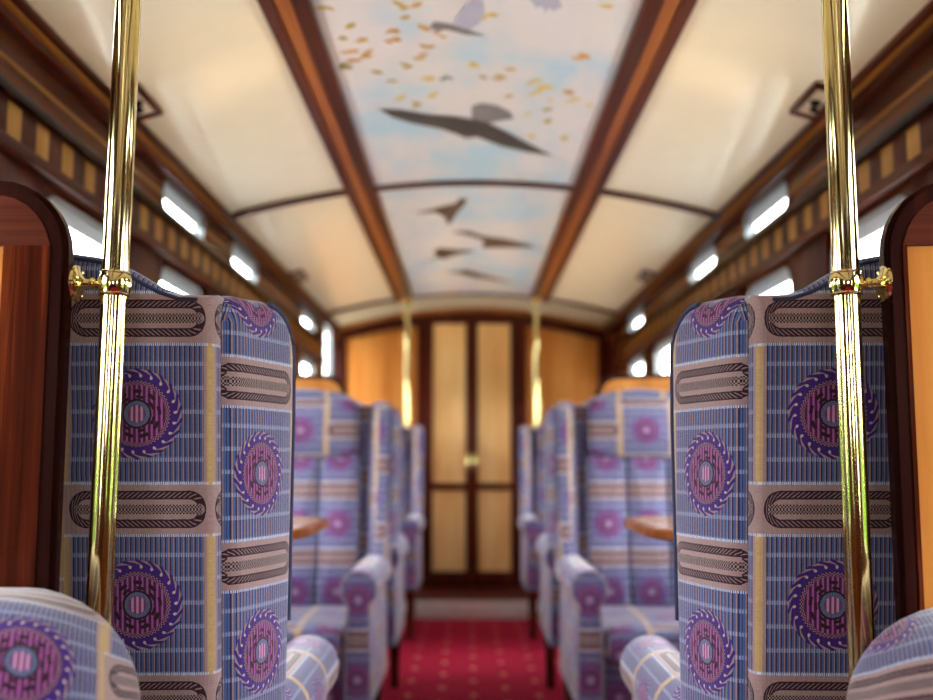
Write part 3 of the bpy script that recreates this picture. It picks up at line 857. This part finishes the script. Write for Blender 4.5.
# ------------------------------------------------------------------ dining tables
def table():
    root = thing('dining_table', '', 'table', group='wall-side dining tables between facing chairs')
    out = rrect(-0.278, 0.345, -0.30, 0.30, 0.13, 10, (1, 0, 0, 1))
    core = inset(out, 0.022)
    bm = prism(core, 0.843, 0.8715, lambda a, b, w: (a, b, w))
    tp = obj('tabletop', bm, M['tabletop'], root, smooth=False)
    bm = bmesh.new()
    prof = [(0.023, 0.846), (0.004, 0.846), (0.0, 0.849), (0.0, 0.867), (0.004, 0.870), (0.023, 0.870)]
    rg = [[bm.verts.new((a, b, z)) for a, b in inset(out, d)] for d, z in prof]
    m = len(out)
    for k in range(len(rg)):
        A, B = rg[k], rg[(k + 1) % len(rg)]
        for i in range(m): bm.faces.new((A[i], A[(i + 1) % m], B[(i + 1) % m], B[i]))
    e = obj('edge_moulding', bm, M['beam_rim'], tp); e['label'] = 'darker brown rim'
    bm = bmesh.new()
    add_lathe(bm, [(0.11, 0.001), (0.11, 0.02), (0.05, 0.04), (0.032, 0.07), (0.042, 0.22), (0.026, 0.40), (0.034, 0.62), (0.026, 0.76), (0.06, 0.815), (0.06, 0.843)], 28)
    obj('pedestal', bm, M['mahogany'], root)
    return root
t0 = table()
tl = [(-1, 2.60, 'round-ended wooden table behind the near left armchair'), (1, 2.60, 'round-ended wooden table behind the near right armchair'),
      (-1, 5.35, 'left wooden table in the far bay, between the farther facing armchairs'), (1, 5.35, 'right wooden table in the far bay, between the farther facing armchairs')]
for i, (s, y, lab) in enumerate(tl):
    o = t0 if i == 0 else copy_tree(t0)
    o.location = (s * 0.68, y, 0); o.rotation_euler = (0, 0, 0 if s > 0 else PI); o['label'] = lab

# ------------------------------------------------------------------ small light fittings at the ceiling edge
def fitting():
    root = thing('light_fitting', '', 'light fitting', group='square fittings along the ceiling edge')
    bm = bmesh.new()
    for x0, x1, y0, y1 in ((-0.04, 0.04, -0.11, -0.09), (-0.04, 0.04, 0.09, 0.11), (-0.04, -0.024, -0.09, 0.09), (0.024, 0.04, -0.09, 0.09)):
        add_box(bm, x0, x1, y0, y1, -0.016, 0.004, bev=0.003)
    obj('frame', bm, M['mahogany_y'], root)
    obj('backplate', box(-0.025, 0.025, -0.091, 0.091, -0.008, 0.002), M['cream'], root, smooth=False)
    bm = bmesh.new()
    add_lathe(bm, [(0.016, -0.008), (0.016, -0.014), (0.008, -0.017), (0.007, -0.024), (0.012, -0.028), (0.012, -0.036), (0.003, -0.039)], 20)
    obj('lamp_holder', bm, M['iron'], root)
    return root
f0 = fitting()
fl = [(-1, 2.70, 'square wood-framed fitting on the ceiling edge behind the near left pole'), (1, 2.70, 'square wood-framed fitting on the ceiling edge behind the near right pole'),
      (-1, 5.36, 'small square fitting on the left ceiling edge in the far bay'), (1, 5.36, 'small square fitting on the right ceiling edge in the far bay')]
for i, (s, y, lab) in enumerate(fl):
    o = f0 if i == 0 else copy_tree(f0)
    x = 0.944; o.location = (s * x, y, cz(x)); o.rotation_euler = (0, s * math.atan(0.28 * x / 0.98 ** 2), 0); o['label'] = lab

# ------------------------------------------------------------------ outside: unseen ground, paled to bounce daylight onto the ceiling, and hedge banks either side of the line
struct('ground', box(-60, 60, -60, 60, -1.3, -1.1), M['bounce_ground'], smooth=False)
def hedge(x0, name_seed, label):
    bm = bmesh.new(); rnd = random.Random(name_seed)
    sg = 1 if x0 > 0 else -1
    for i in range(80):
        y = -14 + i * 0.42; h = 1.5 + 0.9 * abs(math.sin(y * 0.55 + name_seed)) + rnd.uniform(-0.4, 0.5)
        for k in range(3):
            c = Vector((x0 + rnd.uniform(-0.7, 0.7) + sg * k * 0.3, y + rnd.uniform(-0.3, 0.3), -1.1 + h * (0.3 + 0.35 * k)))
            r = rnd.uniform(0.5, 0.85)
            for _ in range(90):                          # a clump of single leaves on twigs
                d = Vector((rnd.gauss(0, 1), rnd.gauss(0, 1), rnd.gauss(0, 1))).normalized() * r * rnd.uniform(0.55, 1.1)
                u = Vector((rnd.gauss(0, 1), rnd.gauss(0, 1), rnd.gauss(0, 1))).normalized(); t = u.orthogonal().normalized()
                k = rnd.uniform(0.13, 0.24); p = c + d
                bm.faces.new([bm.verts.new(p + x_) for x_ in (u * -k, t * k * 0.5, u * k, t * -k * 0.5)])
    o = obj('hedge_foliage', bm, M['leafage'], None, False); o['kind'] = 'stuff'; tag(o, label, 'hedge')
hedge(-7.5, 3, 'green hedgerow outside the left windows'); hedge(7.5, 8, 'green hedgerow outside the right windows')

# ------------------------------------------------------------------ daylight
w = bpy.data.worlds.new('overcast_sky'); sc.world = w; w.use_nodes = True
nt = w.node_tree; bg = nt.nodes['Background']
X.nt = nt
tc = nt.nodes.new('ShaderNodeTexCoord'); sp = nt.nodes.new('ShaderNodeSeparateXYZ'); nt.links.new(tc.outputs['Generated'], sp.inputs[0])
c = ramp(nt, sp.outputs[2], [(0.0, (0.98, 0.98, 0.92, 1)), (0.25, (0.95, 0.98, 1, 1)), (1.0, (0.80, 0.90, 1, 1))])
nt.links.new(c, bg.inputs['Color']); bg.inputs['Strength'].default_value = 9.0

# ------------------------------------------------------------------ camera
cd = bpy.data.cameras.new('camera'); cam = bpy.data.objects.new('camera', cd); COL.objects.link(cam)
cd.sensor_width = 36; cd.lens = 36 * 1005 / 933
cam.location = (-0.02, 0, H); cam.rotation_euler = (math.radians(90 + 6.25), 0, 0.0025)
cd.clip_start = 0.02
cd.dof.use_dof = True; cd.dof.focus_distance = 1.30; cd.dof.aperture_fstop = 2.6
sc.camera = cam
sc.view_settings.view_transform = 'Standard'; sc.view_settings.look = 'None'; sc.view_settings.gamma = 1
sc.view_settings.use_curve_mapping = False
sc.view_settings.exposure = 1.15
sc.cycles.max_bounces = 10; sc.cycles.diffuse_bounces = 6; sc.cycles.transparent_max_bounces = 16
sc.cycles.sample_clamp_indirect = 12
